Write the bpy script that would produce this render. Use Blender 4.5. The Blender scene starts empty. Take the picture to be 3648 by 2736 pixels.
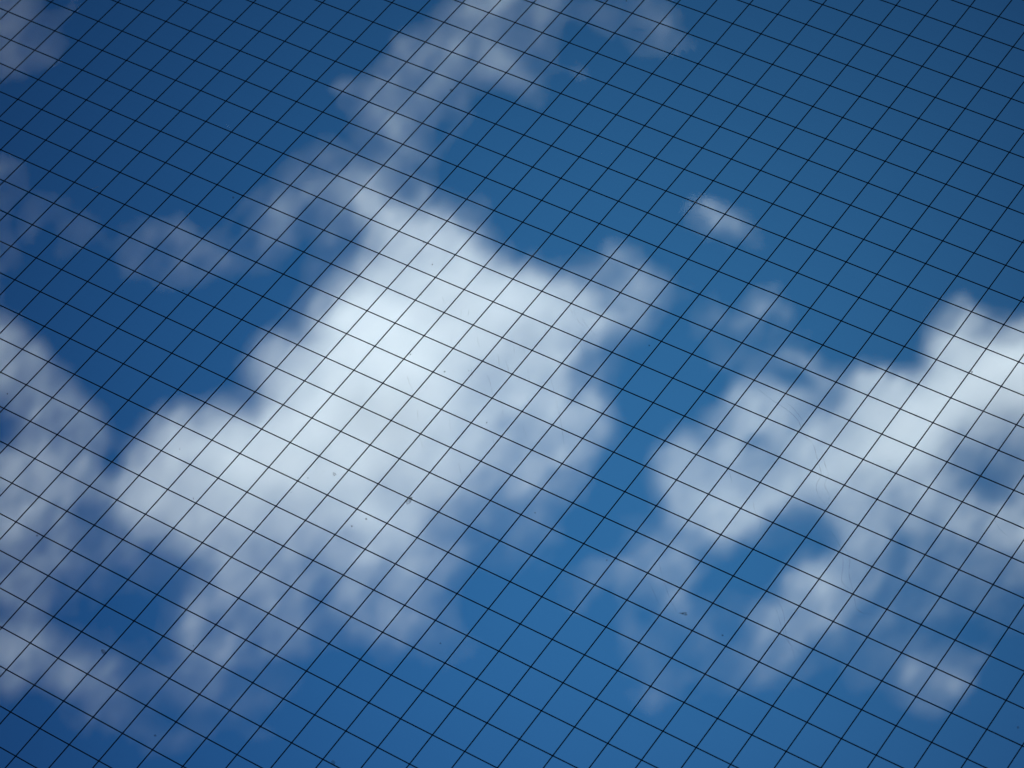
import bpy, bmesh, math, random
import numpy as np
from mathutils import Vector, Matrix

# ------------------------------------------------------------------ camera
PI = math.pi
ELEV = math.radians(42.0)
FOC = 5.972323699987973            # focal length in half image widths
CAM = Vector((0.0, 0.0, 1.6))
CELL = 0.0127                      # half inch wire mesh
FW, FH = 2212.0, 1659.0            # units used for tracing the clouds

sc = bpy.context.scene
cd = bpy.data.cameras.new("camera")
cam = bpy.data.objects.new("camera", cd)
sc.collection.objects.link(cam)
cd.sensor_width = 36.0
cd.lens = FOC * 18.0
cd.clip_start = 0.05
cd.clip_end = 60000.0
cam.location = CAM
cam.rotation_euler = (PI / 2 + ELEV, 0, 0)
sc.camera = cam
cd.dof.use_dof = True
cd.dof.focus_distance = 85.0 * CELL
cd.dof.aperture_fstop = 42.0

# ------------------------------------------------------------------ sky, sun, exposure
SUN_EL = math.radians(70)
SUN_AZ = math.radians(-8)         # clockwise from the view direction (+Y)
TINT = (0.285, 0.775, 0.96)
world = bpy.data.worlds.new("World")
sc.world = world
world.use_nodes = True
nt = world.node_tree
bgn = nt.nodes["Background"]
sky = nt.nodes.new("ShaderNodeTexSky")
sky.sky_type = 'NISHITA'
sky.sun_disc = False
sky.sun_elevation = SUN_EL
sky.sun_rotation = SUN_AZ
sky.altitude = 1200
sky.air_density = 1.0
sky.dust_density = 0.35
sky.ozone_density = 2.6
# deep blue darkening away from a paler patch; partly lens vignetting painted in
FALLOFF_DIR = Vector((0.0412, 0.7431 * 1.0, 0.6691))
def _dir(x, y):
    a, b = (x - 1106) / 1106 / FOC, (y - 829.5) / 1106 / FOC
    return Vector((a, math.cos(ELEV) + b * math.sin(ELEV), math.sin(ELEV) - b * math.cos(ELEV))).normalized()
FALLOFF_DIR = _dir(1320, 1110)
N = nt.nodes.new
tcw = N("ShaderNodeTexCoord"); nrm = N("ShaderNodeVectorMath"); nrm.operation = 'NORMALIZE'
dot = N("ShaderNodeVectorMath"); dot.operation = 'DOT_PRODUCT'; dot.inputs[1].default_value = FALLOFF_DIR
sub = N("ShaderNodeMath"); sub.operation = 'SUBTRACT'; sub.inputs[1].default_value = 1.0
nt.links.new(tcw.outputs['Generated'], nrm.inputs[0]); nt.links.new(nrm.outputs[0], dot.inputs[0])
nt.links.new(dot.outputs['Value'], sub.inputs[0])
FALLOFF_DIR_R = _dir(1470, 1080)                       # red channel's falloff is centred further right
dotr = N("ShaderNodeVectorMath"); dotr.operation = 'DOT_PRODUCT'; dotr.inputs[1].default_value = FALLOFF_DIR_R
subr = N("ShaderNodeMath"); subr.operation = 'SUBTRACT'; subr.inputs[1].default_value = 1.0
nt.links.new(nrm.outputs[0], dotr.inputs[0]); nt.links.new(dotr.outputs['Value'], subr.inputs[0])
dotg = N("ShaderNodeVectorMath"); dotg.operation = 'DOT_PRODUCT'; dotg.inputs[1].default_value = _dir(1390, 1050)
subg = N("ShaderNodeMath"); subg.operation = 'SUBTRACT'; subg.inputs[1].default_value = 1.0
nt.links.new(nrm.outputs[0], dotg.inputs[0]); nt.links.new(dotg.outputs['Value'], subg.inputs[0])
comb = N("ShaderNodeCombineColor")
for ch, (k, lo, amp) in enumerate(((62.0, 0.18, 1.0), (60.0, 0.18, 1.0), (50.0, 0.24, 1.0))):
    m1 = N("ShaderNodeMath"); m1.operation = 'MULTIPLY'; m1.inputs[1].default_value = k
    ex = N("ShaderNodeMath"); ex.operation = 'EXPONENT'
    ml = N("ShaderNodeMath"); ml.operation = 'MULTIPLY_ADD'
    ml.inputs[1].default_value = (1 - lo) * TINT[ch] * amp; ml.inputs[2].default_value = lo * TINT[ch]
    nt.links.new((subr, subg, sub)[ch].outputs[0], m1.inputs[0]); nt.links.new(m1.outputs[0], ex.inputs[0])
    nt.links.new(ex.outputs[0], ml.inputs[0]); nt.links.new(ml.outputs[0], comb.inputs[ch])
mulc = N("ShaderNodeMix"); mulc.data_type = 'RGBA'; mulc.blend_type = 'MULTIPLY'; mulc.inputs[0].default_value = 1.0
nt.links.new(sky.outputs[0], mulc.inputs[6]); nt.links.new(comb.outputs[0], mulc.inputs[7])
nt.links.new(mulc.outputs[2], bgn.inputs[0])
bgn.inputs[1].default_value = 0.091

sd = bpy.data.lights.new("sun", 'SUN')
sd.energy = 4.8
sd.angle = math.radians(0.53)
sd.color = (0.958, 0.966, 0.935)
sun = bpy.data.objects.new("sun", sd)
sc.collection.objects.link(sun)
sdir = Vector((math.sin(SUN_AZ) * math.cos(SUN_EL), math.cos(SUN_AZ) * math.cos(SUN_EL), math.sin(SUN_EL)))
sun.rotation_euler = (-sdir).to_track_quat('-Z', 'Y').to_euler()
sun.location = (3, -3, 6)

sc.view_settings.view_transform = 'Standard'
sc.view_settings.look = 'None'
sc.view_settings.exposure = 0.0
sc.view_settings.gamma = 1.0
sc.cycles.use_denoising = True
sc.cycles.volume_bounces = 10
sc.cycles.max_bounces = 14
sc.cycles.transparent_max_bounces = 24
sc.cycles.use_adaptive_sampling = False

# ------------------------------------------------------------------ frames of reference
ce, se = math.cos(ELEV), math.sin(ELEV)
RIGHT = np.array([1.0, 0, 0]); DOWN = np.array([0, se, -ce]); FWD = np.array([0, ce, se])
CV2W = np.stack([RIGHT, DOWN, FWD], 1)          # columns
camp = np.array(CAM)
PR = np.array([[0.8227980786430893, -0.5572423746042177, 0.11173297510826283],
               [0.3617169643026364, 0.6650902207911767, 0.6533114387054204],
               [-0.4383653265448537, -0.4971276839536436, 0.7487989759140286]])
PT = np.array([-0.008743999898936318, -0.2717693577776458, 84.91980240586378])
PA = CV2W @ PR                                   # pane axes in the world: along, across, normal
PO = camp + CV2W @ PT * CELL                     # pane origin

def link(o, parent=None):
    sc.collection.objects.link(o)
    if parent is not None:
        o.parent = parent
    return o

def tag(o, label=None, cat=None, group=None, kind=None):
    if label: o['label'] = label
    if cat: o['category'] = cat
    if group: o['group'] = group
    if kind: o['kind'] = kind
    return o

def mesh_obj(name, verts, faces, mat, parent=None, smooth=False):
    me = bpy.data.meshes.new(name)
    me.from_pydata([tuple(map(float, v)) for v in verts], [], faces)
    if smooth:
        me.polygons.foreach_set('use_smooth', [True] * len(me.polygons))
    me.materials.append(mat)
    me.update()
    return link(bpy.data.objects.new(name, me), parent)

def newmat(name):
    m = bpy.data.materials.new(name); m.use_nodes = True
    t = m.node_tree
    for n in list(t.nodes): t.nodes.remove(n)
    return m, t, t.nodes.new("ShaderNodeOutputMaterial")

# ------------------------------------------------------------------ materials
def mat_glass():
    m, t, out = newmat("wired_glass")
    tr = t.nodes.new("ShaderNodeBsdfTransparent")
    gl = t.nodes.new("ShaderNodeBsdfGlossy"); gl.inputs['Roughness'].default_value = 0.03
    gl.inputs['Color'].default_value = (0.9, 0.95, 0.95, 1)
    mx = t.nodes.new("ShaderNodeMixShader")
    fr = t.nodes.new("ShaderNodeFresnel"); fr.inputs['IOR'].default_value = 1.5
    geo = t.nodes.new("ShaderNodeNewGeometry"); mi = t.nodes.new("ShaderNodeMapRange")   # same index leaving as entering
    mi.inputs['To Min'].default_value = 1.5; mi.inputs['To Max'].default_value = 1 / 1.5
    t.links.new(geo.outputs['Backfacing'], mi.inputs['Value']); t.links.new(mi.outputs[0], fr.inputs['IOR'])
    # very faint grime and a greenish body colour
    tc = t.nodes.new("ShaderNodeTexCoord")
    mp = t.nodes.new("ShaderNodeMapping"); mp.inputs['Scale'].default_value = (9, 30, 9)
    nz = t.nodes.new("ShaderNodeTexNoise"); nz.inputs['Scale'].default_value = 3.0
    nz.inputs['Detail'].default_value = 6.0
    cr = t.nodes.new("ShaderNodeValToRGB")
    cr.color_ramp.elements[0].position = 0.3; cr.color_ramp.elements[0].color = (0.935, 0.981, 0.992, 1)
    cr.color_ramp.elements[1].position = 0.75; cr.color_ramp.elements[1].color = (0.915, 0.967, 0.980, 1)
    L = t.links.new
    L(tc.outputs['Object'], mp.inputs[0]); L(mp.outputs[0], nz.inputs['Vector'])
    L(nz.outputs['Fac'], cr.inputs[0]); L(cr.outputs[0], tr.inputs['Color'])
    L(fr.outputs[0], mx.inputs[0]); L(tr.outputs[0], mx.inputs[1]); L(gl.outputs[0], mx.inputs[2])
    L(mx.outputs[0], out.inputs[0])
    return m

def mat_wire():
    m, t, out = newmat("dark_steel_wire")
    p = t.nodes.new("ShaderNodeBsdfPrincipled")
    nz = t.nodes.new("ShaderNodeTexNoise"); nz.inputs['Scale'].default_value = 160.0
    cr = t.nodes.new("ShaderNodeValToRGB")
    cr.color_ramp.elements[0].color = (0.0012, 0.0016, 0.004, 1); cr.color_ramp.elements[1].color = (0.003, 0.004, 0.009, 1)
    tc = t.nodes.new("ShaderNodeTexCoord")
    t.links.new(tc.outputs['Object'], nz.inputs['Vector'])
    t.links.new(nz.outputs['Fac'], cr.inputs[0]); t.links.new(cr.outputs[0], p.inputs['Base Color'])
    p.inputs['Roughness'].default_value = 0.8
    p.inputs['Specular IOR Level'].default_value = 0.0
    t.links.new(p.outputs[0], out.inputs[0])
    return m

def mat_mark(name, col, opacity, scale=900.0):
    m, t, out = newmat(name)
    p = t.nodes.new("ShaderNodeBsdfPrincipled"); p.inputs['Base Color'].default_value = (*col, 1)
    p.inputs['Roughness'].default_value = 0.9
    tr = t.nodes.new("ShaderNodeBsdfTransparent"); mx = t.nodes.new("ShaderNodeMixShader")
    nz = t.nodes.new("ShaderNodeTexNoise"); nz.inputs['Scale'].default_value = scale
    mr = t.nodes.new("ShaderNodeMapRange")
    mr.inputs['From Min'].default_value = 0.3; mr.inputs['From Max'].default_value = 0.7
    mr.inputs['To Min'].default_value = opacity * 0.4; mr.inputs['To Max'].default_value = min(1, opacity * 1.5)
    tc = t.nodes.new("ShaderNodeTexCoord")
    L = t.links.new
    L(tc.outputs['Object'], nz.inputs['Vector']); L(nz.outputs['Fac'], mr.inputs['Value']); L(mr.outputs[0], mx.inputs[0])
    L(tr.outputs[0], mx.inputs[1]); L(p.outputs[0], mx.inputs[2]); L(mx.outputs[0], out.inputs[0])
    return m

SIGMA = 0.024                       # extinction of cloud air, 1/m
def mat_cloud():
    m, t, out = newmat("cloud_droplets")
    v = t.nodes.new("ShaderNodeVolumePrincipled")
    v.inputs['Color'].default_value = (0.985, 0.99, 1.0, 1)
    v.inputs['Density'].default_value = SIGMA
    v.inputs['Anisotropy'].default_value = 0.68
    t.links.new(v.outputs[0], out.inputs['Volume'])
    return m

def mat_ground():
    m, t, out = newmat("asphalt")
    p = t.nodes.new("ShaderNodeBsdfPrincipled")
    nz = t.nodes.new("ShaderNodeTexNoise"); nz.inputs['Scale'].default_value = 4.0; nz.inputs['Detail'].default_value = 8
    cr = t.nodes.new("ShaderNodeValToRGB")
    cr.color_ramp.elements[0].color = (0.010, 0.011, 0.012, 1); cr.color_ramp.elements[1].color = (0.026, 0.026, 0.026, 1)
    tc = t.nodes.new("ShaderNodeTexCoord")
    t.links.new(tc.outputs['Object'], nz.inputs['Vector'])
    t.links.new(nz.outputs['Fac'], cr.inputs[0]); t.links.new(cr.outputs[0], p.inputs['Base Color'])
    p.inputs['Roughness'].default_value = 0.9
    t.links.new(p.outputs[0], out.inputs[0])
    return m

M_GLASS, M_WIRE, M_CLOUD = mat_glass(), mat_wire(), mat_cloud()
M_SPECK = mat_mark("dust_grain", (0.05, 0.05, 0.055), 0.2, 1500)
M_SMUDGE = mat_mark("dust_smudge", (0.06, 0.07, 0.08), 0.20, 900)
M_SCR = mat_mark("scratch_line", (0.12, 0.15, 0.19), 0.085, 400)
M_SCRL = mat_mark("bright_scratch_line", (0.85, 0.85, 0.85), 0.25, 400)

# ------------------------------------------------------------------ ground
G = 4000.0
gr = mesh_obj("ground", [(-G, -G, 0), (G, -G, 0), (G, G, 0), (-G, G, 0)], [(0, 1, 2, 3)], mat_ground())
tag(gr, kind='structure')

# ------------------------------------------------------------------ the wired glass pane
pane = bpy.data.objects.new("wired_glass_pane", None)
link(pane)
pane.matrix_world = Matrix([[*(PA[r] ), PO[r]] for r in range(3)] + [[0, 0, 0, 1]])
tag(pane, "clear wired glass pane with a thin dark square wire mesh, seen against the sky", "glass pane")
U0, U1, V0, V1 = -27.5, 22.5, -23.5, 20.5       # mesh cells, from the wire at the middle of the picture
TH = 0.006
GT = 0.0062
def box(x0, x1, y0, y1, z0, z1):
    v = [(x, y, z) for z in (z0, z1) for y in (y0, y1) for x in (x0, x1)]
    f = [(0, 2, 3, 1), (4, 5, 7, 6), (0, 1, 5, 4), (2, 6, 7, 3), (0, 4, 6, 2), (1, 3, 7, 5)]
    return v, f
v, f = box(U0 * CELL, U1 * CELL, V0 * CELL, V1 * CELL, -TH / 2, TH / 2)
gs = mesh_obj("glass_sheet", v, f, M_GLASS, pane)

CU = [0.0004, 0.00391, 0.00668, -0.01252, 0.1011, 0.01851, -0.13781, -0.02814, 0.06357, -0.18288]
CV_ = [0.00776, 0.09192, -0.05019, -0.17834, -0.02615, 0.07662, 0.14509, -0.00511, -0.20119, 0.04309]
OI = [-.007, -.0051, -.0012, .0009, -.0008, .0035, -.0002, .0021, .0032, .0027, .0032, -.0014, -.0024, -.0015, -.001,
      .0001, .0011, -.0002, -.0013, -.002, -.0013, -.001, -.0007, .0003, -.0002, .001, .0014, .0029, -.0006, .0001,
      -.0021, -.0001, -.0012, .0029, .0008, .0012, .0013, .0009, -.0004, -.0008, -.0001, -.0022, -.0032]
OJ = [.0016, .0017, -.0018, -.001, -.0045, -.0027, .0004, .0038, .0018, .0029, .0022, -.0027, -.0035, .0022, .0019,
      .0029, .0031, .0026, -.0009, -.0068, -.0107, -.0015, -.0038, -.0025, .0017, .0022, .0024, .005, -.0002, .0009,
      .004, .0041, -.0018, .0002, -.0014, -.0069, -.0038]
def drift(c, u, v):                              # slow bow of the drawn wires
    u = max(-24, min(19, u)) / 20; v = max(-20.5, min(18, v)) / 20
    k = 0; s = 0
    for a in range(4):
        for b in range(4 - a):
            s += c[k] * u ** a * v ** b; k += 1
    return s
rng = random.Random(5)
RW = 0.000205
def tube(pts, r, side, up):
    vs, fs, n = [], [], 6
    for p in pts:
        for k in range(n):
            a = 2 * PI * (k + .5) / n
            vs.append(p + side * math.cos(a) * r + up * math.sin(a) * r)
    for i in range(len(pts) - 1):
        for k in range(n):
            a, b = i * n + k, i * n + (k + 1) % n
            fs.append((a, b, b + n, a + n))
    fs.append(tuple(range(n))[::-1]); fs.append(tuple(range(len(vs) - n, len(vs))))
    return vs, fs
def wiggle():
    ph = [rng.uniform(0, 6.28) for _ in range(3)]; am = [rng.gauss(0, .0045), rng.gauss(0, .003), rng.gauss(0, .0018)]
    return lambda s: sum(a * math.sin(s * w + p) for a, w, p in zip(am, (.16, .43, 1.3), ph))
for i in range(-27, 23):                          # steep wires
    o = OI[i + 23] if -23 <= i <= 18 else 0.0
    w = wiggle()
    pts = []
    nseg = 90
    for k in range(nseg + 1):
        vv = V0 + .02 + (V1 - V0 - .04) * k / nseg
        pts.append(Vector(((i + o + drift(CU, i, vv) + w(vv)) * CELL, vv * CELL, RW * .85)))
    vs, fs = tube(pts, RW, Vector((1, 0, 0)), Vector((0, 0, 1)))
    mesh_obj("wire", vs, fs, M_WIRE, pane, True)
for j in range(-23, 21):                          # shallow wires
    o = OJ[j + 19] if -19 <= j <= 17 else 0.0
    w = wiggle()
    pts = []
    nseg = 100
    for k in range(nseg + 1):
        uu = U0 + .02 + (U1 - U0 - .04) * k / nseg
        pts.append(Vector((uu * CELL, (j + o + drift(CV_, uu, j) + w(uu)) * CELL, -RW * .85)))
    vs, fs = tube(pts, RW, Vector((0, 1, 0)), Vector((0, 0, 1)))
    mesh_obj("wire", vs, fs, M_WIRE, pane, True)

# marks on the near face of the glass, traced in photograph pixels and laid on the pane
def on_pane(x, y, z=-TH / 2 - 0.00008):
    r = np.array([(x - 1824) / 1824 / FOC, (y - 1368) / 1824 / FOC, 1.0])
    n = PR[:, 2]
    t = PT + n * (z / CELL)
    s = (n @ t) / (r @ n)
    g = (r * s - PT) @ PR
    return Vector((g[0] * CELL, g[1] * CELL, z))
def speck(x, y, rx, ry=None, ang=0, mat=None, tail=None):
    ry = ry or rx
    q = random.Random(int(x * 7 + y))
    n = 14
    c = on_pane(x, y)
    ring = []
    for k in range(n):
        a = 2 * PI * k / n; rr = 1 + q.uniform(-.22, .22)
        dx, dy = rx * rr * math.cos(a), ry * rr * math.sin(a)
        X = x + dx * math.cos(ang) - dy * math.sin(ang); Y = y + dx * math.sin(ang) + dy * math.cos(ang)
        if tail and k == 0: X, Y = x + tail[0], y + tail[1]
        ring.append((on_pane(X, Y), on_pane(x + (X - x) * .6, y + (Y - y) * .6)))
    h = min(rx, ry) * 0.00006
    vs = [p for p, _ in ring] + [m - Vector((0, 0, h)) for _, m in ring] + [c - Vector((0, 0, h * 1.3))]
    fs = [(k, (k + 1) % n, n + (k + 1) % n, n + k) for k in range(n)] + [(n + k, n + (k + 1) % n, 2 * n) for k in range(n)]
    fs.append(tuple(range(n))[::-1])
    mesh_obj("dirt_speck", vs, fs, mat or M_SPECK, pane, True)
for a in [(1191, 1689, 6.5), (1097, 1703, 2.5), (1304, 1849, 4.0), (1253, 1875, 3), (689, 1776, 2.5, 4), (368, 2321, 8.5),
          (553, 2620, 4), (1187, 2716, 8), (132, 1908, 3.2), (1462, 1262, 3), (1584, 1324, 3), (1734, 1505, 2.6),
          (3462, 1325, 4.2), (652, 1035, 3), (2493, 244, 2.6), (2313, 1231, 3.4), (1510, 864, 2.8), (26, 1403, 2.8),
          (1569, 2292, 3), (2574, 2263, 3.6), (2162, 1996, 3), (3627, 2592, 5), (1906, 1827, 2.4), (831, 704, 4),
          (1540, 942, 2.4), (689, 2300, 2), (2231, 3, 2.4), (1500, 1050, 2), (640, 1600, 2.2), (1670, 1320, 2.2)]:
    speck(*a)
speck(1456, 1785, 15, 8, -.9, M_SMUDGE)
speck(1465, 1774, 5, 4, 0, M_SMUDGE)
speck(1608, 321, 6, 5, 0, M_SMUDGE)
speck(2441, 2187, 11, 6, .1, mat_mark("olive_dirt", (0.10, 0.13, 0.12), .22), (-26, -3))

def scratch(pts, w=1.15, mat=None):
    q = [Vector(p) for p in pts]
    fine = []
    for k in range(len(q) - 1):                   # Catmull-Rom so the lines flow
        p0, p1, p2, p3 = q[max(k - 1, 0)], q[k], q[k + 1], q[min(k + 2, len(q) - 1)]
        m = max(3, int((p2 - p1).length / 9))
        for s in range(m):
            t = s / m
            fine.append(.5 * ((2 * p1) + (p2 - p0) * t + (2 * p0 - 5 * p1 + 4 * p2 - p3) * t * t + (3 * p1 - p0 - 3 * p2 + p3) * t ** 3))
    fine.append(q[-1])
    jr = random.Random(int(q[0].x * 3 + q[0].y))
    vs, fs = [], []
    for k, p in enumerate(fine):
        a = fine[max(k - 1, 0)]; b = fine[min(k + 1, len(fine) - 1)]
        d = (b - a).normalized(); nn = Vector((-d.y, d.x))
        e = min(k, len(fine) - 1 - k) / max(1, len(fine) / 5)
        ww = w * (.35 + .65 * min(1, e)) * jr.uniform(.6, 1.2)
        p = p + nn * jr.uniform(-.8, .8)
        l, r = p - nn * ww / 2, p + nn * ww / 2
        for z in (-TH / 2 - .00006, -TH / 2 - .00003):
            vs += [on_pane(l.x, l.y, z), on_pane(r.x, r.y, z)]
    for k in range(len(fine) - 1):
        a, b = 4 * k, 4 * k + 4
        fs += [(a, a + 1, b + 1, b), (a + 2, b + 2, b + 3, a + 3), (a, b, b + 2, a + 2), (a + 1, a + 3, b + 3, b + 1)]
    mesh_obj("scratch", vs, fs, mat or M_SCR, pane)
def q4(*p): return [(1824 + x * .8246, 1368 + y * .8246) for x, y in p]
def ct(*p): return [(1368 + x * .4123, 1026 + y * .4123) for x, y in p]
for s, w in [
    (q4((1060, 20), (1140, 80), (1200, 120), (1240, 165), (1255, 215), (1300, 260), (1320, 330), (1335, 390), (1315, 435), (1320, 470), (1335, 500), (1360, 522)), 2.2),
    (q4((1185, 80), (1222, 112), (1262, 165)), 1.4), (q4((1340, 290), (1350, 340), (1366, 390), (1350, 435), (1370, 480), (1365, 520)), 1.8),
    (q4((1380, 640), (1400, 670), (1425, 720), (1430, 780), (1425, 850), (1450, 880), (1472, 896)), 2.0),
    (q4((1422, 690), (1450, 730), (1460, 770), (1455, 820), (1470, 880), (1480, 930), (1490, 970), (1520, 990), (1570, 995)), 2.0),
    (q4((1145, 930), (1170, 980), (1180, 1040), (1186, 1090), (1210, 1140), (1225, 1200)), 1.8),
    (q4((1130, 940), (1150, 1000), (1165, 1050), (1190, 1110), (1250, 1165)), 1.4),
    (q4((938, 376), (950, 420), (944, 432)), 1.8), (q4((1045, 510), (1043, 520), (1055, 560), (1075, 600), (1066, 630)), 1.8),
    (q4((635, 770), (655, 850), (685, 930), (715, 990)), 1.6), (q4((595, 860), (640, 960)), 1.3),
    (q4((2080, 580), (2110, 630), (2140, 655)), 1.6), (q4((1435, 155), (1462, 148)), 1.5), (q4((1620, 330), (1636, 332)), 1.6),
    (q4((1570, 60), (1590, 140)), 1.2), (q4((205, 120), (225, 260)), 1.3), (q4((1040, 400), (1048, 402)), 2.0)]:
    scratch(s, w)
for s in [((670, 180), (660, 260)), ((735, 180), (725, 240)), ((800, 400), (812, 460), (830, 520)), ((585, 400), (580, 470)),
          ((875, 740), (900, 770), (920, 830), (945, 940)), ((1050, 620), (1090, 760)), ((985, 570), (1000, 690)),
          ((1430, 740), (1460, 860), (1490, 990), (1530, 1170), (1560, 1350), (1575, 1410)), ((1240, 700), (1262, 830)),
          ((200, 760), (215, 810), (250, 890)), ((365, 830), (375, 880)), ((1540, 40), (1600, 160), (1650, 270)),
          ((1640, 190), (1680, 290), (1730, 330)), ((1690, 360), (1740, 410), (1790, 500)), ((1710, 260), (1770, 350), (1830, 410)),
          ((1695, 480), (1715, 540), (1730, 600)), ((1380, 270), (1400, 380)), ((1200, 500), (1220, 580)), ((1110, 440), (1128, 560)),
          ((430, 1560), (470, 1659)), ((290, 1050), (296, 1160)), ((310, 1290), (345, 1400)), ((640, 1500), (675, 1650)),
          ((1010, 960), (1030, 1100)), ((1200, 1180), (1230, 1290)), ((650, 440), (655, 520)), ((500, 60), (520, 130)),
          ((855, 330), (880, 420)), ((930, 1240), (960, 1400)), ((1240, 930), (1250, 1020)), ((560, 1100), (575, 1230)),
          ((740, 640), (770, 780)), ((120, 155), (135, 152)), ((225, 262), (240, 255)), ((640, 770), (652, 830))]:
    scratch(ct(*s), 1.25)
for s in [((1033, 1755), (1046, 1753)), ((1149, 1680), (1157, 1678)), ((325, 674), (352, 663))]:
    scratch(s, 2.0, M_SCRL if s[0][0] == 325 else None)

# ------------------------------------------------------------------ clouds
# Each cloud is a closed body of scattering air hung a few kilometres off; its depth along the sight line follows a
# field laid out from the outlines below (F units: 2212 wide), thin at the edges, thick in the middle.
STEP = 6.0
PAD = 300.0
gx = np.arange(-PAD, FW + PAD + 1, STEP); gy = np.arange(-PAD, FH + PAD + 1, STEP)
NX, NY = len(gx), len(gy)
XX, YY = np.meshgrid(gx, gy)
def blur(a, s):
    s = s / STEP
    if s < .3: return a
    k = np.arange(-int(3 * s) - 1, int(3 * s) + 2); w = np.exp(-k * k / (2 * s * s)); w /= w.sum()
    for ax in (0, 1):
        p = np.pad(a, [(len(k) // 2,) * 2 if i == ax else (0, 0) for i in (0, 1)], mode='edge')
        a = sum(w[i] * (p[i:i + NY, :] if ax == 0 else p[:, i:i + NX]) for i in range(len(k)))
    return a
nrng = np.random.default_rng(11)
def noise(scale, ang=0.0, stretch=1.0):
    c, s = math.cos(ang), math.sin(ang)
    u = (XX * c + YY * s) / (scale * stretch); v = (-XX * s + YY * c) / scale
    u -= u.min(); v -= v.min()
    iu, iv = np.floor(u).astype(int), np.floor(v).astype(int)
    fu, fv = u - iu, v - iv
    fu, fv = fu * fu * (3 - 2 * fu), fv * fv * (3 - 2 * fv)
    g = nrng.standard_normal((iv.max() + 2, iu.max() + 2))
    return (g[iv, iu] * (1 - fu) + g[iv, iu + 1] * fu) * (1 - fv) + (g[iv + 1, iu] * (1 - fu) + g[iv + 1, iu + 1] * fu) * fv
WX = noise(90) * 7 + noise(44) * 7 + noise(22) * 5 + noise(12) * 2.5
WY = noise(90) * 7 + noise(44) * 7 + noise(22) * 5 + noise(12) * 2.5
PX, PY = XX + WX, YY + WY
LEV = np.zeros((NY, NX))
def inside(poly):
    r = np.zeros((NY, NX), bool); n = len(poly)
    for k in range(n):
        x0, y0 = poly[k]; x1, y1 = poly[(k + 1) % n]
        if y0 == y1: continue
        r ^= ((y0 > PY) != (y1 > PY)) & (PX < (x1 - x0) * (PY - y0) / (y1 - y0) + x0)
    return r.astype(float)
def P(val, soft, pts):
    global LEV
    m = blur(inside(pts), soft * .85)
    LEV = LEV * (1 - m) + val * m
def E(x, y, rx, ry, ang, val, hard=1.0):          # soft ellipse; ang in degrees, clockwise in the picture
    global LEV
    a = math.radians(ang)
    c, s = math.cos(a), math.sin(a)
    u = ((PX - x) * c + (PY - y) * s) / rx; v = (-(PX - x) * s + (PY - y) * c) / ry
    m = np.exp(-(u * u + v * v) ** hard)
    LEV = LEV * (1 - m) + val * m
def V(x, y, rx, ry, ang, val):                    # faint veil laid over what is there
    global LEV
    a = math.radians(ang)
    c, s = math.cos(a), math.sin(a)
    u = ((PX - x) * c + (PY - y) * s) / rx; v = (-(PX - x) * s + (PY - y) * c) / ry
    LEV = LEV + .5 * val * np.exp(-(u * u + v * v)) * np.clip(1 - LEV / 110, 0, 1) * VN
VN = np.clip(1 + .45 * noise(60, -1, 2) + .35 * noise(30, -1, 2), 0, 3)
def D(x, y, rx, ry, ang, f):                      # thin what is there
    global LEV
    a = math.radians(ang)
    c, s = math.cos(a), math.sin(a)
    u = ((PX - x) * c + (PY - y) * s) / rx; v = (-(PX - x) * s + (PY - y) * c) / ry
    LEV = LEV * (1 - f * np.exp(-(u * u + v * v)))
LUTC = [0, .05, .143, .215, .305, .418, .498, .58, .667, .72, .76]
LUTT = [0, .05, .15, .25, .37, .52, .70, .90, 1.10, 1.32, 1.5]
# --- central cloud
P(100, 16, [(752,400),(800,385),(850,430),(890,440),(935,425),(975,446),(990,480),(1031,478),(1062,510),(1052,549),(1076,562),(1135,562),(1190,600),(1230,612),(1275,608),(1320,600),(1390,590),(1445,605),(1455,640),(1398,695),(1350,728),(1282,742),(1272,780),(1278,830),(1312,850),(1334,900),(1316,960),(1280,985),(1268,1030),(1254,1065),(1226,1078),(1195,1050),(1165,1060),(1130,1078),(1080,1088),(1010,1115),(985,1180),(958,1225),(945,1290),(930,1370),(885,1390),(820,1360),(760,1345),(700,1340),(620,1390),(540,1420),(450,1410),(390,1400),(400,1350),(410,1300),(425,1245),(370,1200),(310,1150),(240,1110),(205,1075),(225,1040),(290,985),(312,940),(345,885),(395,858),(430,880),(465,864),(540,880),(570,850),(518,800),(570,730),(610,715),(645,728),(662,700),(685,655),(720,610),(745,565),(790,530),(762,500),(742,460),(732,415)])
P(140, 16, [(790,440),(850,455),(930,450),(1000,500),(1050,520),(1040,556),(1080,580),(1135,575),(1190,612),(1260,630),(1290,680),(1260,730),(1258,780),(1262,840),(1300,870),(1318,900),(1300,950),(1265,965),(1248,1020),(1235,1040),(1190,1030),(1130,1045),(1060,1060),(990,1100),(960,1160),(935,1220),(920,1280),(880,1300),(820,1290),(770,1260),(730,1200),(640,1210),(560,1240),(480,1270),(440,1240),(380,1170),(310,1120),(250,1090),(225,1065),(290,1000),(325,945),(365,885),(400,875),(435,900),(500,890),(560,880),(590,840),(545,800),(590,745),(640,745),(680,720),(700,665),(735,625),(765,570),(815,540),(800,490)])
P(172, 22, [(815,560),(860,530),(930,500),(1000,505),(1045,530),(1035,560),(1080,595),(1140,590),(1190,622),(1230,650),(1255,690),(1245,760),(1240,800),(1180,850),(1120,850),(1080,880),(1060,940),(1020,1010),(975,1080),(930,1130),(880,1170),(820,1180),(760,1140),(660,1130),(560,1160),(480,1170),(420,1130),(340,1110),(290,1080),(280,1040),(340,980),(380,905),(440,915),(520,905),(580,890),(610,830),(580,790),(620,765),(680,745),(720,690),(755,630),(790,590)])
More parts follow.
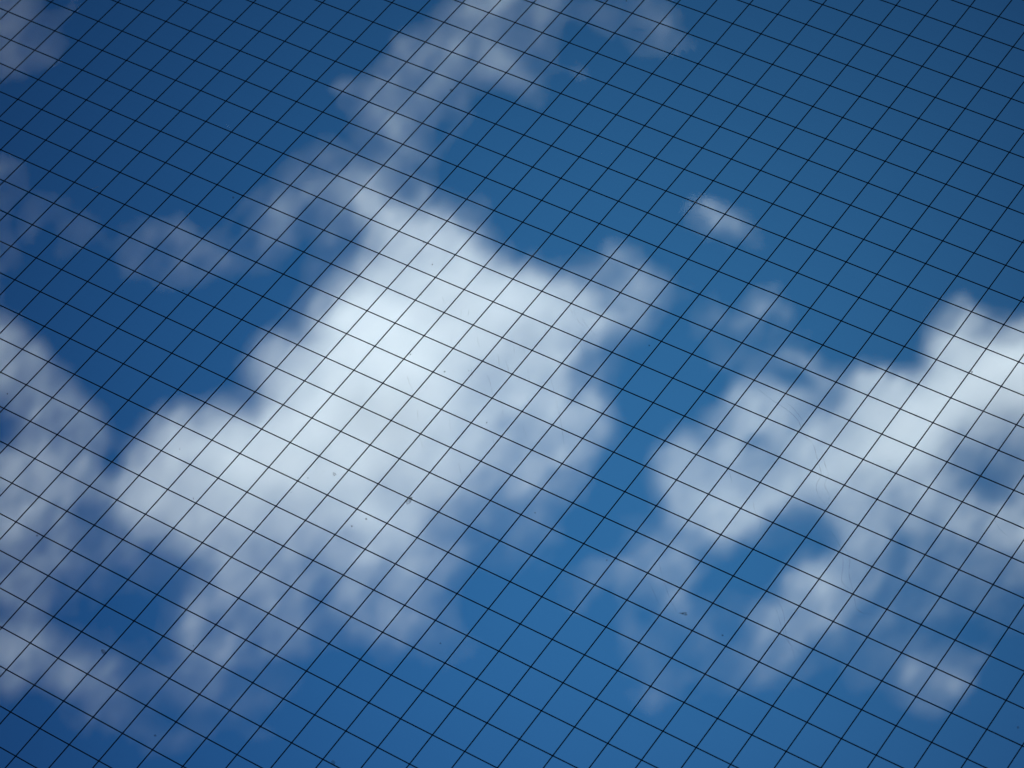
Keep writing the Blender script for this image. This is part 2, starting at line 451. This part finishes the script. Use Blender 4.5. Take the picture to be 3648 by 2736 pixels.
P(198, 26, [(760,640),(820,590),(900,560),(960,560),(1010,590),(1060,620),(1130,640),(1170,680),(1130,740),(1070,770),(1010,800),(975,860),(940,960),(880,1030),(800,1060),(700,1070),(620,1060),(540,1040),(480,1010),(440,980),(470,950),(560,930),(620,900),(650,840),(700,780),(740,720)])
P(213, 24, [(740,760),(790,710),(850,680),(910,700),(930,760),(920,840),(880,920),(820,960),(750,975),(690,960),(620,985),(580,960),(640,920),(700,870),(720,820)])
P(218, 26, [(790,760),(850,720),(890,750),(890,840),(860,920),(800,935),(770,880)])
E(740,690,40,30,-40,208); E(600,760,26,18,-40,150)
E(860,620,50,34,0,172); E(905,500,45,28,30,158); E(950,470,40,22,20,150); E(1000,520,26,44,-10,184)
E(1130,620,60,26,22,188); E(1225,640,45,26,15,170); E(1160,740,70,50,20,178); E(1230,720,50,40,0,160)
E(1360,650,36,28,30,108); E(1310,690,36,24,-20,128); E(1430,625,22,26,0,96); E(1345,560,44,24,30,92); E(1385,600,40,24,35,104); E(1300,600,34,20,30,78)
E(1128,915,34,34,0,112); E(1105,870,60,30,-60,150); E(1065,930,40,50,0,150)
E(1215,880,38,60,8,170); E(1290,895,26,30,0,158); E(1225,990,24,50,0,150); E(1150,990,44,40,0,132)
E(1185,1010,18,34,0,118); E(1226,1050,16,22,0,112); E(1100,1050,40,24,-20,128)
E(1285,800,30,34,0,70); E(1262,860,16,20,0,120)
E(820,1120,90,40,-10,182); E(900,1060,60,60,0,182); E(960,1000,40,60,20,176)
E(690,1190,60,30,-20,120); E(665,1258,30,24,0,84); E(760,1210,34,50,20,150); E(890,1235,36,40,-20,150); E(820,1262,20,26,0,112); E(790,1290,40,24,0,118)
E(560,1270,70,44,-20,124); E(500,1230,50,40,0,150); E(450,1150,60,34,15,160); E(330,1140,50,26,30,124)
E(600,1330,60,40,-25,84); E(720,1310,60,26,-10,98); E(470,1310,40,34,-30,112); E(430,1345,60,30,-20,104); E(480,1390,60,30,-20,98); E(550,1335,30,20,-50,70)
E(640,1375,60,26,-15,84); E(700,1370,50,20,0,72); E(860,1370,46,22,20,88); E(790,1345,40,20,10,84); E(510,1420,50,22,-10,84); E(580,1400,40,22,0,66)
E(920,1340,30,34,0,92)
E(230,1070,30,20,-30,140)
E(300,1230,90,50,35,30); E(370,1265,40,30,0,0)
# faint things beside the central cloud, low right
E(1000,1150,50,60,40,64); E(1060,1130,60,30,10,74); E(1136,1110,50,28,20,70); E(1191,1140,44,22,20,62); E(985,1340,26,40,0,54); E(960,1420,40,30,0,40); E(1030,1390,40,30,0,34); E(1240,1060,30,30,0,60)
E(1070,1180,120,40,20,28)
# --- wisps above the central cloud
E(770,370,32,40,10,92); E(810,400,40,40,0,100); E(710,425,40,26,-10,98); E(775,425,44,24,10,122); E(650,380,36,18,-35,66); E(690,335,30,20,-30,44)
E(900,338,22,20,0,58); E(870,300,24,26,0,52); E(838,360,30,20,0,56); E(905,410,34,18,20,80); E(885,455,30,18,10,96); E(1010,460,20,16,0,86)
E(1030,440,24,20,0,50); E(700,500,40,30,-30,56); E(640,440,60,26,-25,62); E(690,560,26,16,-30,44)
# left faint wisps
E(595,465,34,34,0,80); E(590,530,30,28,-20,64); E(560,500,30,20,-40,50); E(550,460,24,30,0,44)
E(425,530,50,24,30,74); E(395,510,24,20,0,66); E(320,485,20,24,0,56); E(345,520,34,20,20,56); E(300,545,50,30,-30,38); E(500,580,50,26,15,54); E(470,555,30,22,0,48)
E(370,575,60,26,0,38); E(440,600,70,24,0,32); E(180,500,40,22,0,46); E(215,500,16,16,0,34); E(130,530,50,24,-20,30); E(90,430,60,40,0,22); E(490,270,44,34,0,18); E(380,320,60,20,-30,14)
E(360,345,50,40,0,10)
# --- top streak
P(30, 18, [(960,-60),(1130,-60),(1180,20),(1230,40),(1190,80),(1150,110),(1130,170),(1150,200),(1110,200),(1060,170),(1010,180),(970,200),(930,230),(890,270),(860,300),(830,280),(820,240),(770,250),(740,220),(780,190),(810,160),(840,120),(860,90),(900,60),(930,20)])
E(1085,5,44,26,-30,118); E(1035,25,40,28,-40,102); E(985,75,40,16,-55,96); E(940,100,26,18,-40,80); E(895,90,16,28,20,74); E(878,115,16,24,20,80)
E(1060,122,34,18,25,104); E(1030,150,34,18,0,86); E(1010,100,22,24,0,64); E(1090,150,30,22,30,70); E(1125,175,26,26,40,52)
E(950,180,30,20,-60,92); E(915,205,30,22,-30,88); E(880,225,26,20,-20,84); E(900,150,30,16,-60,66)
E(852,272,28,16,-35,108); E(845,240,20,16,0,92); E(800,238,24,14,-20,72); E(760,235,24,12,0,46)
E(800,185,34,14,0,80); E(742,180,22,12,0,66); E(820,148,18,16,0,60); E(790,215,24,12,0,56); E(720,195,20,12,0,34)
E(985,55,20,10,-50,30); E(1000,190,40,16,0,52); E(975,240,40,40,-20,38); E(910,260,30,24,0,40); E(960,290,50,30,-30,22)
E(860,190,20,16,0,38); E(1090,70,30,18,20,36)
E(1167,100,34,16,10,48); E(1215,140,34,12,20,40); E(1250,157,16,12,20,66); E(1262,170,18,8,40,44); E(1192,-5,30,26,0,72); E(1170,35,22,14,0,60); E(1210,40,20,14,0,46)
E(1285,245,14,16,0,34); E(1165,220,24,30,30,34); E(1305,25,44,28,20,44); E(1250,15,30,20,0,42); E(1370,20,40,36,0,40); E(1440,50,40,24,40,38); E(1400,80,40,26,30,30); E(1478,80,26,16,50,36); E(1497,110,10,26,10,30); E(1340,70,60,26,20,22)
# --- top left corner veil
E(20,60,56,70,0,50); E(85,25,60,36,-10,32); E(10,10,60,50,0,40); E(40,130,60,40,-30,40); E(165,12,40,22,0,16); E(90,90,50,34,20,26); E(130,60,50,40,0,14)
E(10,370,28,34,20,72); E(4,430,26,30,0,44); E(-10,560,36,90,0,38); E(-5,480,30,40,0,30); E(60,470,60,50,0,12)
# --- left bank
P(96, 13, [(-40,640),(5,660),(22,692),(52,715),(78,745),(108,768),(150,806),(146,838),(120,850),(160,858),(178,880),(196,905),(214,925),(228,950),(232,985),(228,1010),(205,1040),(200,1070),(175,1090),(150,1140),(140,1200),(100,1250),(60,1280),(-40,1290),(-40,990),(10,975),(38,960),(42,925),(20,890),(-40,870)])
P(128, 18, [(-40,690),(10,710),(50,745),(90,785),(100,830),(60,860),(40,850),(-40,830)])
P(124, 18, [(60,860),(110,880),(100,915),(110,960),(150,1000),(170,1020),(130,1080),(90,1110),(60,1150),(-40,1180),(-40,1000),(30,985),(70,950),(60,900)])
E(15,1010,60,30,10,136); E(50,1060,50,28,20,134); E(105,990,34,22,20,124); E(40,790,40,24,20,126)
E(122,908,10,16,0,44); E(200,965,24,24,0,84); E(160,940,24,24,0,98); E(185,1010,30,30,20,90); E(8,930,34,34,0,14); E(30,890,20,14,20,60)
E(190,1110,40,50,0,50); E(60,1190,60,30,0,88); E(140,1220,60,40,0,66); E(30,1250,60,28,0,46); E(20,1290,60,20,0,58); E(90,1300,60,24,-10,70); E(190,1270,40,20,0,44); E(220,1200,50,40,0,40)
E(70,1330,40,20,0,54)
# --- low left streak
P(92, 15, [(-40,1350),(30,1350),(90,1350),(130,1380),(170,1400),(200,1420),(230,1420),(262,1432),(280,1460),(260,1490),(230,1530),(200,1560),(175,1550),(150,1520),(110,1490),(60,1480),(20,1490),(-40,1480)])
E(20,1400,60,34,20,120); E(60,1450,40,22,0,100); E(120,1420,40,20,20,96); E(165,1470,34,20,30,88); E(200,1520,34,26,50,78); E(90,1385,30,18,10,98); E(235,1450,30,18,0,72)
E(200,1390,24,14,0,20); E(215,1460,20,14,0,62)
E(250,1545,50,26,10,54); E(180,1570,50,20,20,36); E(300,1580,50,20,30,40); E(350,1612,60,14,0,44); E(440,1590,40,16,-20,38); E(310,1500,40,30,0,34); E(350,1490,34,20,0,30)
E(500,1490,44,16,10,44); E(565,1515,50,12,-12,50); E(480,1520,50,20,0,34); E(400,1500,50,20,0,30); E(565,1590,44,14,10,34); E(440,1455,40,20,-20,58); E(400,1440,30,20,0,44); E(330,1455,40,14,-20,46); E(310,1470,30,12,0,30); E(610,1490,40,12,-20,30)
# --- right cloud
P(104, 14, [(2260,655),(2212,672),(2195,700),(2160,690),(2140,660),(2100,640),(2080,660),(2050,692),(2000,722),(1992,750),(2004,785),(1992,815),(1965,815),(1905,795),(1860,785),(1835,800),(1812,815),(1780,850),(1740,840),(1700,830),(1640,815),(1590,815),(1560,850),(1535,880),(1525,920),(1480,940),(1430,965),(1400,975),(1412,1010),(1425,1085),(1440,1120),(1480,1140),(1540,1165),(1610,1160),(1670,1135),(1720,1100),(1790,1092),(1806,1120),(1815,1150),(1790,1185),(1740,1200),(1708,1218),(1690,1240),(1688,1280),(1640,1310),(1620,1370),(1600,1420),(1600,1460),(1640,1480),(1690,1460),(1740,1410),(1780,1370),(1850,1320),(1895,1290),(1910,1230),(1935,1190),(1955,1150),(2000,1170),(2060,1190),(2110,1230),(2160,1240),(2260,1280)])
P(150, 15, [(2260,690),(2190,730),(2130,730),(2090,690),(2050,720),(2012,745),(2020,790),(2000,825),(1960,828),(1900,815),(1860,805),(1830,835),(1828,880),(1790,910),(1740,905),(1690,880),(1640,880),(1580,900),(1560,930),(1520,960),(1470,970),(1440,1010),(1440,1080),(1490,1115),(1550,1145),(1610,1145),(1660,1120),(1720,1080),(1790,1070),(1840,1110),(1850,1160),(1820,1200),(1770,1220),(1740,1260),(1720,1300),(1760,1310),(1830,1270),(1880,1200),(1930,1130),(2010,1100),(2080,1110),(2160,1140),(2260,1180),(2260,1080),(2100,960),(2180,940),(2260,900)])
P(186, 22, [(2260,730),(2180,760),(2110,740),(2060,750),(2040,800),(1980,850),(1900,840),(1860,870),(1840,930),(1790,960),(1740,1000),(1730,1050),(1790,1050),(1850,1030),(1920,1020),(1990,980),(2060,930),(2140,900),(2260,880)])
P(204, 24, [(2260,770),(2180,800),(2100,810),(2040,860),(1960,890),(1900,930),(1860,990),(1920,990),(1990,950),(2060,900),(2140,870),(2260,850)])
E(2160,800,70,40,-20,206); E(2080,760,40,34,0,182); E(2130,700,40,30,0,122); E(2190,720,26,20,0,150); E(2085,665,24,26,0,100); E(2055,700,24,20,-30,120)
E(1890,830,36,24,0,176); E(1860,820,20,14,0,160); E(1600,870,50,28,0,138); E(1690,860,40,20,20,118); E(1760,800,44,20,30,110); E(1720,775,36,14,-10,106); E(1640,820,36,22,0,96); E(1800,835,30,16,40,92)
E(1788,872,30,20,-40,74); E(1760,890,30,18,-30,96); E(1632,962,34,20,-40,88); E(1600,990,44,22,-30,122); E(1660,920,40,24,20,136); E(1700,1000,50,30,0,146); E(1650,1020,40,22,-40,142)
E(1520,1000,50,24,-20,146); E(1440,985,34,16,-20,118); E(1490,1050,50,40,10,158); E(1560,1100,60,34,15,172); E(1640,1090,50,30,-20,172); E(1700,1060,40,26,-30,172); E(1760,1020,44,26,-40,184)
E(1850,1060,60,28,-20,162); E(1900,1060,50,30,0,156); E(1850,1130,40,40,0,138); E(1880,1180,40,50,20,138); E(1820,1230,50,40,-40,136); E(1750,1240,50,30,-30,130); E(1790,1280,50,24,-30,130); E(1700,1320,44,36,-40,118); E(1680,1390,44,30,-60,104); E(1640,1450,26,18,-40,86)
E(1980,1100,70,40,0,140); E(2080,1130,70,34,20,146); E(2170,1150,60,30,20,146)
E(2140,1030,64,34,15,64,1.3); E(2100,980,46,24,0,98); E(2060,1040,30,30,0,98); E(2190,1000,34,24,0,88); E(2200,1060,24,40,0,80); E(2170,1070,40,14,10,54)
P(48, 14, [(1985,1160),(2030,1150),(2070,1180),(2100,1200),(2110,1230),(2060,1240),(2010,1250),(1960,1300),(1920,1300),(1915,1240),(1950,1190)])
E(2010,1190,40,26,30,44); E(2070,1220,50,26,20,76); E(2140,1230,50,26,0,82); E(2195,1250,40,30,0,90); E(2030,1260,40,20,0,66); E(1920,1330,60,26,-20,60); E(2000,1310,60,26,0,52); E(2100,1290,60,30,0,44); E(1850,1340,50,14,-5,78); E(1870,1365,44,14,-20,66); E(2180,1330,60,40,0,34)
# lower left arm of the right cloud
E(1500,1165,60,24,10,118); E(1560,1180,26,34,0,92); E(1450,1175,40,16,-20,92); E(1430,1210,44,40,0,112); E(1400,1190,40,20,-20,94); E(1350,1230,50,24,-10,104); E(1420,1250,34,50,15,122); E(1460,1290,24,44,-25,120); E(1480,1225,30,50,10,96); E(1340,1260,34,18,0,98)
E(1270,1265,44,16,-10,78); E(1250,1285,24,30,0,68); E(1300,1230,30,14,0,66); E(1440,1325,28,22,20,110); E(1480,1320,24,16,0,96); E(1500,1340,40,16,20,60); E(1365,1350,24,20,40,66); E(1350,1370,18,22,0,50); E(1420,1370,40,30,0,50); E(1500,1390,60,30,0,40)
E(1390,1420,26,40,-30,52); E(1420,1450,34,26,0,64); E(1390,1490,34,24,30,62); E(1470,1460,40,26,-20,58); E(1400,1520,30,20,0,40); E(1450,1500,40,20,0,40); E(1570,1390,30,50,20,42); E(1530,1440,40,20,0,34); E(1560,1300,60,26,0,30); E(1370,1125,50,14,20,26); E(1395,1155,40,14,0,44)
E(1740,1450,80,20,-30,28)
# small puffs
E(1556,478,48,24,16,112); E(1540,465,28,20,0,96); E(1590,492,38,18,30,96); E(1510,500,30,14,0,36); E(1556,452,28,14,0,50); E(1630,505,24,12,30,26)
E(1646,655,40,24,-15,96); E(1600,695,48,24,-15,86); E(1685,668,30,16,25,84); E(1640,630,26,14,0,46); E(1660,710,34,24,0,54); E(1540,700,34,30,0,40); E(1580,740,60,26,0,42); E(1600,775,50,22,0,52); E(1560,800,34,24,0,54)
E(1700,770,40,14,-10,88)
P(36, 20, [(1850,1350),(1900,1400),(1940,1390),(1980,1400),(2090,1410),(2100,1440),(2070,1500),(2040,1540),(1980,1540),(1930,1520),(1925,1460),(1870,1420),(1820,1440),(1800,1400)])
E(1995,1470,50,40,40,92); E(1965,1440,30,24,0,82); E(2040,1490,44,26,-20,80); E(2000,1520,44,18,0,66); E(1960,1400,30,20,0,64); E(2100,1420,44,16,-10,50); E(2060,1440,24,20,0,56); E(1985,1385,24,14,0,48); E(1955,1530,14,20,20,50); E(2030,1530,20,14,0,56)
E(1900,1460,60,30,0,30); E(1500,620,60,80,0,12); E(1330,760,60,60,0,8)
E(880,520,60,44,0,156); E(940,490,40,26,30,150); E(1100,890,56,44,-20,142); E(1128,918,24,24,0,98); E(1065,860,30,44,10,166)
E(1632,965,26,16,-40,86); E(1665,985,24,14,-30,112); E(1790,872,28,20,-40,62); E(1765,888,20,20,-30,90); E(1590,870,40,16,-20,120)
E(1640,1440,40,34,-50,78); E(1600,1470,40,30,0,40); E(1690,1370,40,26,-60,98); E(1730,1340,40,22,-50,104); E(1830,1215,60,24,-60,120); E(1880,1190,50,30,-60,122)
V(330,520,240,70,5,26); V(620,420,130,70,-35,36); V(860,360,70,70,0,46); V(900,270,80,60,-30,34); V(780,300,80,70,-40,24)
V(100,1220,160,90,10,36); V(300,1450,220,80,15,28); V(600,1480,160,60,-5,26); V(850,1380,150,60,0,22); V(1050,1180,160,80,10,26)
V(1300,100,200,80,10,12); V(1150,160,120,80,20,12); V(1640,700,160,90,0,26); V(1950,1320,220,90,0,28); V(1500,1380,150,120,0,22)
V(1320,560,100,50,20,24); V(1560,480,100,50,15,20); V(30,500,90,140,0,20); V(130,80,150,90,10,16)
E(2135,1030,58,28,15,26); E(2080,1000,34,20,-10,66); E(1788,872,30,20,-40,42); E(1632,963,26,15,-40,70)
E(2000,1468,40,26,10,110); E(2045,1492,26,18,0,92); E(1700,1360,26,40,40,118); E(1760,1270,26,44,40,142); E(1560,1140,60,20,20,172)
E(1085,5,34,18,-30,124); E(1062,122,26,12,25,112); E(852,272,22,11,-35,116); E(942,183,18,12,-60,104); E(740,182,22,9,0,84); E(810,185,22,9,0,96)
E(858,850,46,90,8,219,1.2); E(800,960,70,34,-25,212); E(600,1010,90,26,-22,206)
E(1400,40,110,60,20,24,1.2); E(1440,50,34,16,40,40); E(1495,105,12,26,10,24); E(160,20,60,50,0,10)
D(650,1310,300,110,0,.15); D(300,520,300,120,0,.16); D(1080,90,260,130,-20,.1); D(1150,960,120,140,0,.08); D(30,500,90,200,0,.2)
CLOUDS = [
    ("cloud", "biggest white cloud in the middle of the picture, brightest at its heart", 2150, [(820,520),(860,700),(1150,700),(1300,660),(1400,640),(1300,680),(1150,900),(860,900),(400,1050),(500,1250),(850,1300),(470,1380),(850,1300),(1100,1120)]),
    ("cloud", "long white cloud with ragged arms running from the right edge down to the left", 2300, [(2300,800),(2000,850),(1640,860),(1480,1050),(1420,1250),(1250,1280),(1420,1250),(1450,1480),(1420,1250),(1700,1040),(1850,1060),(1850,1200),(1640,1450),(1850,1200),(1950,1330),(2200,1200)]),
    ("cloud", "thin ragged streak of cloud coming down from the top edge", 2600, [(1300,20),(1090,0),(1050,120),(860,250),(780,190),(860,250),(900,330)]),
    ("cloud", "grey white cloud bank hanging along the left edge above the corner streak", 2250, [(-100,680),(60,790),(180,920),(60,1060),(100,1240),(-100,1240)]),
    ("cloud", "pale streak of cloud across the bottom left corner", 2400, [(-100,1400),(60,1420),(220,1480),(260,1560),(600,1520)]),
    ("cloud", "faint veil of cloud in the top left corner", 2700, [(-100,60),(60,40),(160,10)]),
    ("cloud", "thin see-through wisps left of the big middle cloud", 2500, [(60,480),(180,500),(420,530),(600,500),(680,380)]),
    ("cloud", "small separate puff alone in the blue right of centre, topmost of the little ones", 2350, [(1500,490),(1560,475),(1630,505)]),
    ("cloud", "small thin puff between the lone puff and the long right cloud", 2350, [(1560,720),(1600,690),(1690,665)]),
    ("cloud", "small soft puff low in the right corner under the long cloud", 2350, [(1930,1450),(2000,1470),(2100,1430)]),
    ("cloud", "narrow scrap of faint cloud at the left edge above the bank", 2400, [(-60,360),(5,400),(-10,580)]),
    ("cloud", "faint curved wisp near the top edge right of the streak", 2550, [(1390,40),(1450,60),(1500,110)]),
]
SKYR = 34.0
def lin(c):
    c = np.clip(c / 255.0, 0, 1)
    return np.where(c < .04045, c / 12.92, ((c + .055) / 1.055) ** 2.4)
R_ = SKYR + LEV * (1 - SKYR / 255.0)
soften = np.clip(.56 - (XX - 1250) / 700, .12, .56)
LEV *= 1 - .14 * np.clip(1 - np.abs(XX - 60) / 260, 0, 1)        # the left edge is thinner air
LEV = (1 - soften) * blur(LEV, 5.5) + soften * blur(LEV, 24)
veil = blur(LEV, 55) * .16 * (1 + .5 * noise(60, -.9, 1.8) + .3 * noise(28, -.9, 1.8))
LEV = np.interp(LEV, [0, 50, 100, 140, 170, 200, 220, 240], [0, 50, 91, 127, 161, 196, 213, 226]) + np.clip(veil, 0, 40) * np.clip(1 - LEV / 130, 0, 1)
fine = noise(90, -.9, 1.6) * .06 + noise(46, -1.1, 1.6) * .11 + noise(24, -1.0, 1.7) * .09 + noise(13, -1.0, 1.5) * .06
LEVN = LEV * (1 + fine * np.clip(2.35 - LEV / 80, .07, 1.9))
LEVN = np.maximum(LEVN - np.abs(noise(30, -1.0, 1.8)) * 3.0, 0)
# brightness wanted -> optical depth (sunlit droplets brighten quickly, then level off)
TAU = np.interp(np.clip(lin(SKYR + LEVN * (1 - SKYR / 255.0)) - lin(SKYR), 0, 1), LUTC, LUTT)
edge = np.clip(1 - np.maximum.reduce([-XX, XX - FW, -YY, YY - FH, XX * 0]) / PAD, 0, 1)
TAU *= edge * edge * (3 - 2 * edge)
TAU = np.maximum(blur(TAU, 4) - .004, 0)

# which cloud owns which part of the sky (nearest anchor, softly shared where they meet)
wts = []
for name, lab, dist, anchors in CLOUDS:
    d = np.full((NY, NX), 1e9)
    for (x0, y0), (x1, y1) in zip(anchors[:-1], anchors[1:]):
        L2 = (x1 - x0) ** 2 + (y1 - y0) ** 2 + 1e-6
        t = np.clip(((XX - x0) * (x1 - x0) + (YY - y0) * (y1 - y0)) / L2, 0, 1)
        d = np.minimum(d, np.hypot(XX - x0 - t * (x1 - x0), YY - y0 - t * (y1 - y0)))
    wts.append(d)
D = np.array(wts); D -= D.min(0)
Wt = np.exp(-D / 9.0); Wt[Wt < .02] = 0; Wt /= Wt.sum(0)
k_ = 1 / (FW / 2) / FOC
DIRX, DIRY = (XX - FW / 2) * k_, (YY - FH / 2) * k_
for ci, (name, lab, dist, anchors) in enumerate(CLOUDS):
    T = TAU * Wt[ci] / SIGMA
    keep = T > .25
    cell = keep[:-1, :-1] & keep[1:, :-1] & keep[:-1, 1:] & keep[1:, 1:]
    if not cell.any(): continue
    used = np.zeros((NY, NX), bool)
    used[:-1, :-1] |= cell; used[1:, :-1] |= cell; used[:-1, 1:] |= cell; used[1:, 1:] |= cell
    idx = -np.ones((NY, NX), int); ids = np.argwhere(used); idx[used] = np.arange(len(ids))
    n = len(ids)
    roll = blur(noise(140) * 14, 30)
    base = (dist + roll)[used]; tt = T[used]
    d3 = np.stack([DIRX[used], DIRY[used], np.ones(n)], 1)
    ln = np.linalg.norm(d3, axis=1, keepdims=True)
    u3 = d3 / ln
    # an almost flat underside and a heaped far side
    near = camp + (u3 * (base * ln[:, 0] - tt * .38)[:, None]) @ CV2W.T
    far = camp + (u3 * (base * ln[:, 0] + tt * .62)[:, None]) @ CV2W.T
    org = near.mean(0)
    a = idx[:-1, :-1][cell]; b = idx[:-1, 1:][cell]; c = idx[1:, 1:][cell]; d = idx[1:, :-1][cell]
    quads = [np.stack([a, d, c, b], 1)[:, ::-1], np.stack([a, b, c, d], 1)[:, ::-1] + n]
    cp = np.pad(cell, 1)
    i0, i1 = idx[:-1, :-1], idx[:-1, 1:]; i2, i3 = idx[1:, 1:], idx[1:, :-1]
    for nb, p, q in ((cp[:-2, 1:-1], i0, i1), (cp[1:-1, 2:], i1, i2), (cp[2:, 1:-1], i2, i3), (cp[1:-1, :-2], i3, i0)):
        e = cell & ~nb
        pp, qq = p[e], q[e]
        quads.append(np.stack([pp, pp + n, qq + n, qq], 1))
    F = np.concatenate(quads)
    me = bpy.data.meshes.new(name)
    V = np.concatenate([near, far]) - org
    me.vertices.add(len(V)); me.vertices.foreach_set('co', V.astype(np.float32).ravel())
    me.loops.add(F.size); me.loops.foreach_set('vertex_index', F.astype(np.int32).ravel())
    me.polygons.add(len(F)); me.polygons.foreach_set('loop_start', np.arange(0, F.size, 4, dtype=np.int32))
    me.update(calc_edges=True); me.validate()
    bm = bmesh.new(); bm.from_mesh(me)
    bmesh.ops.recalc_face_normals(bm, faces=bm.faces)
    bm.to_mesh(me); bm.free()
    me.materials.append(M_CLOUD)
    o = link(bpy.data.objects.new(name, me)); o.location = org
    tag(o, lab, "cloud", "clouds drifting beyond the glass")
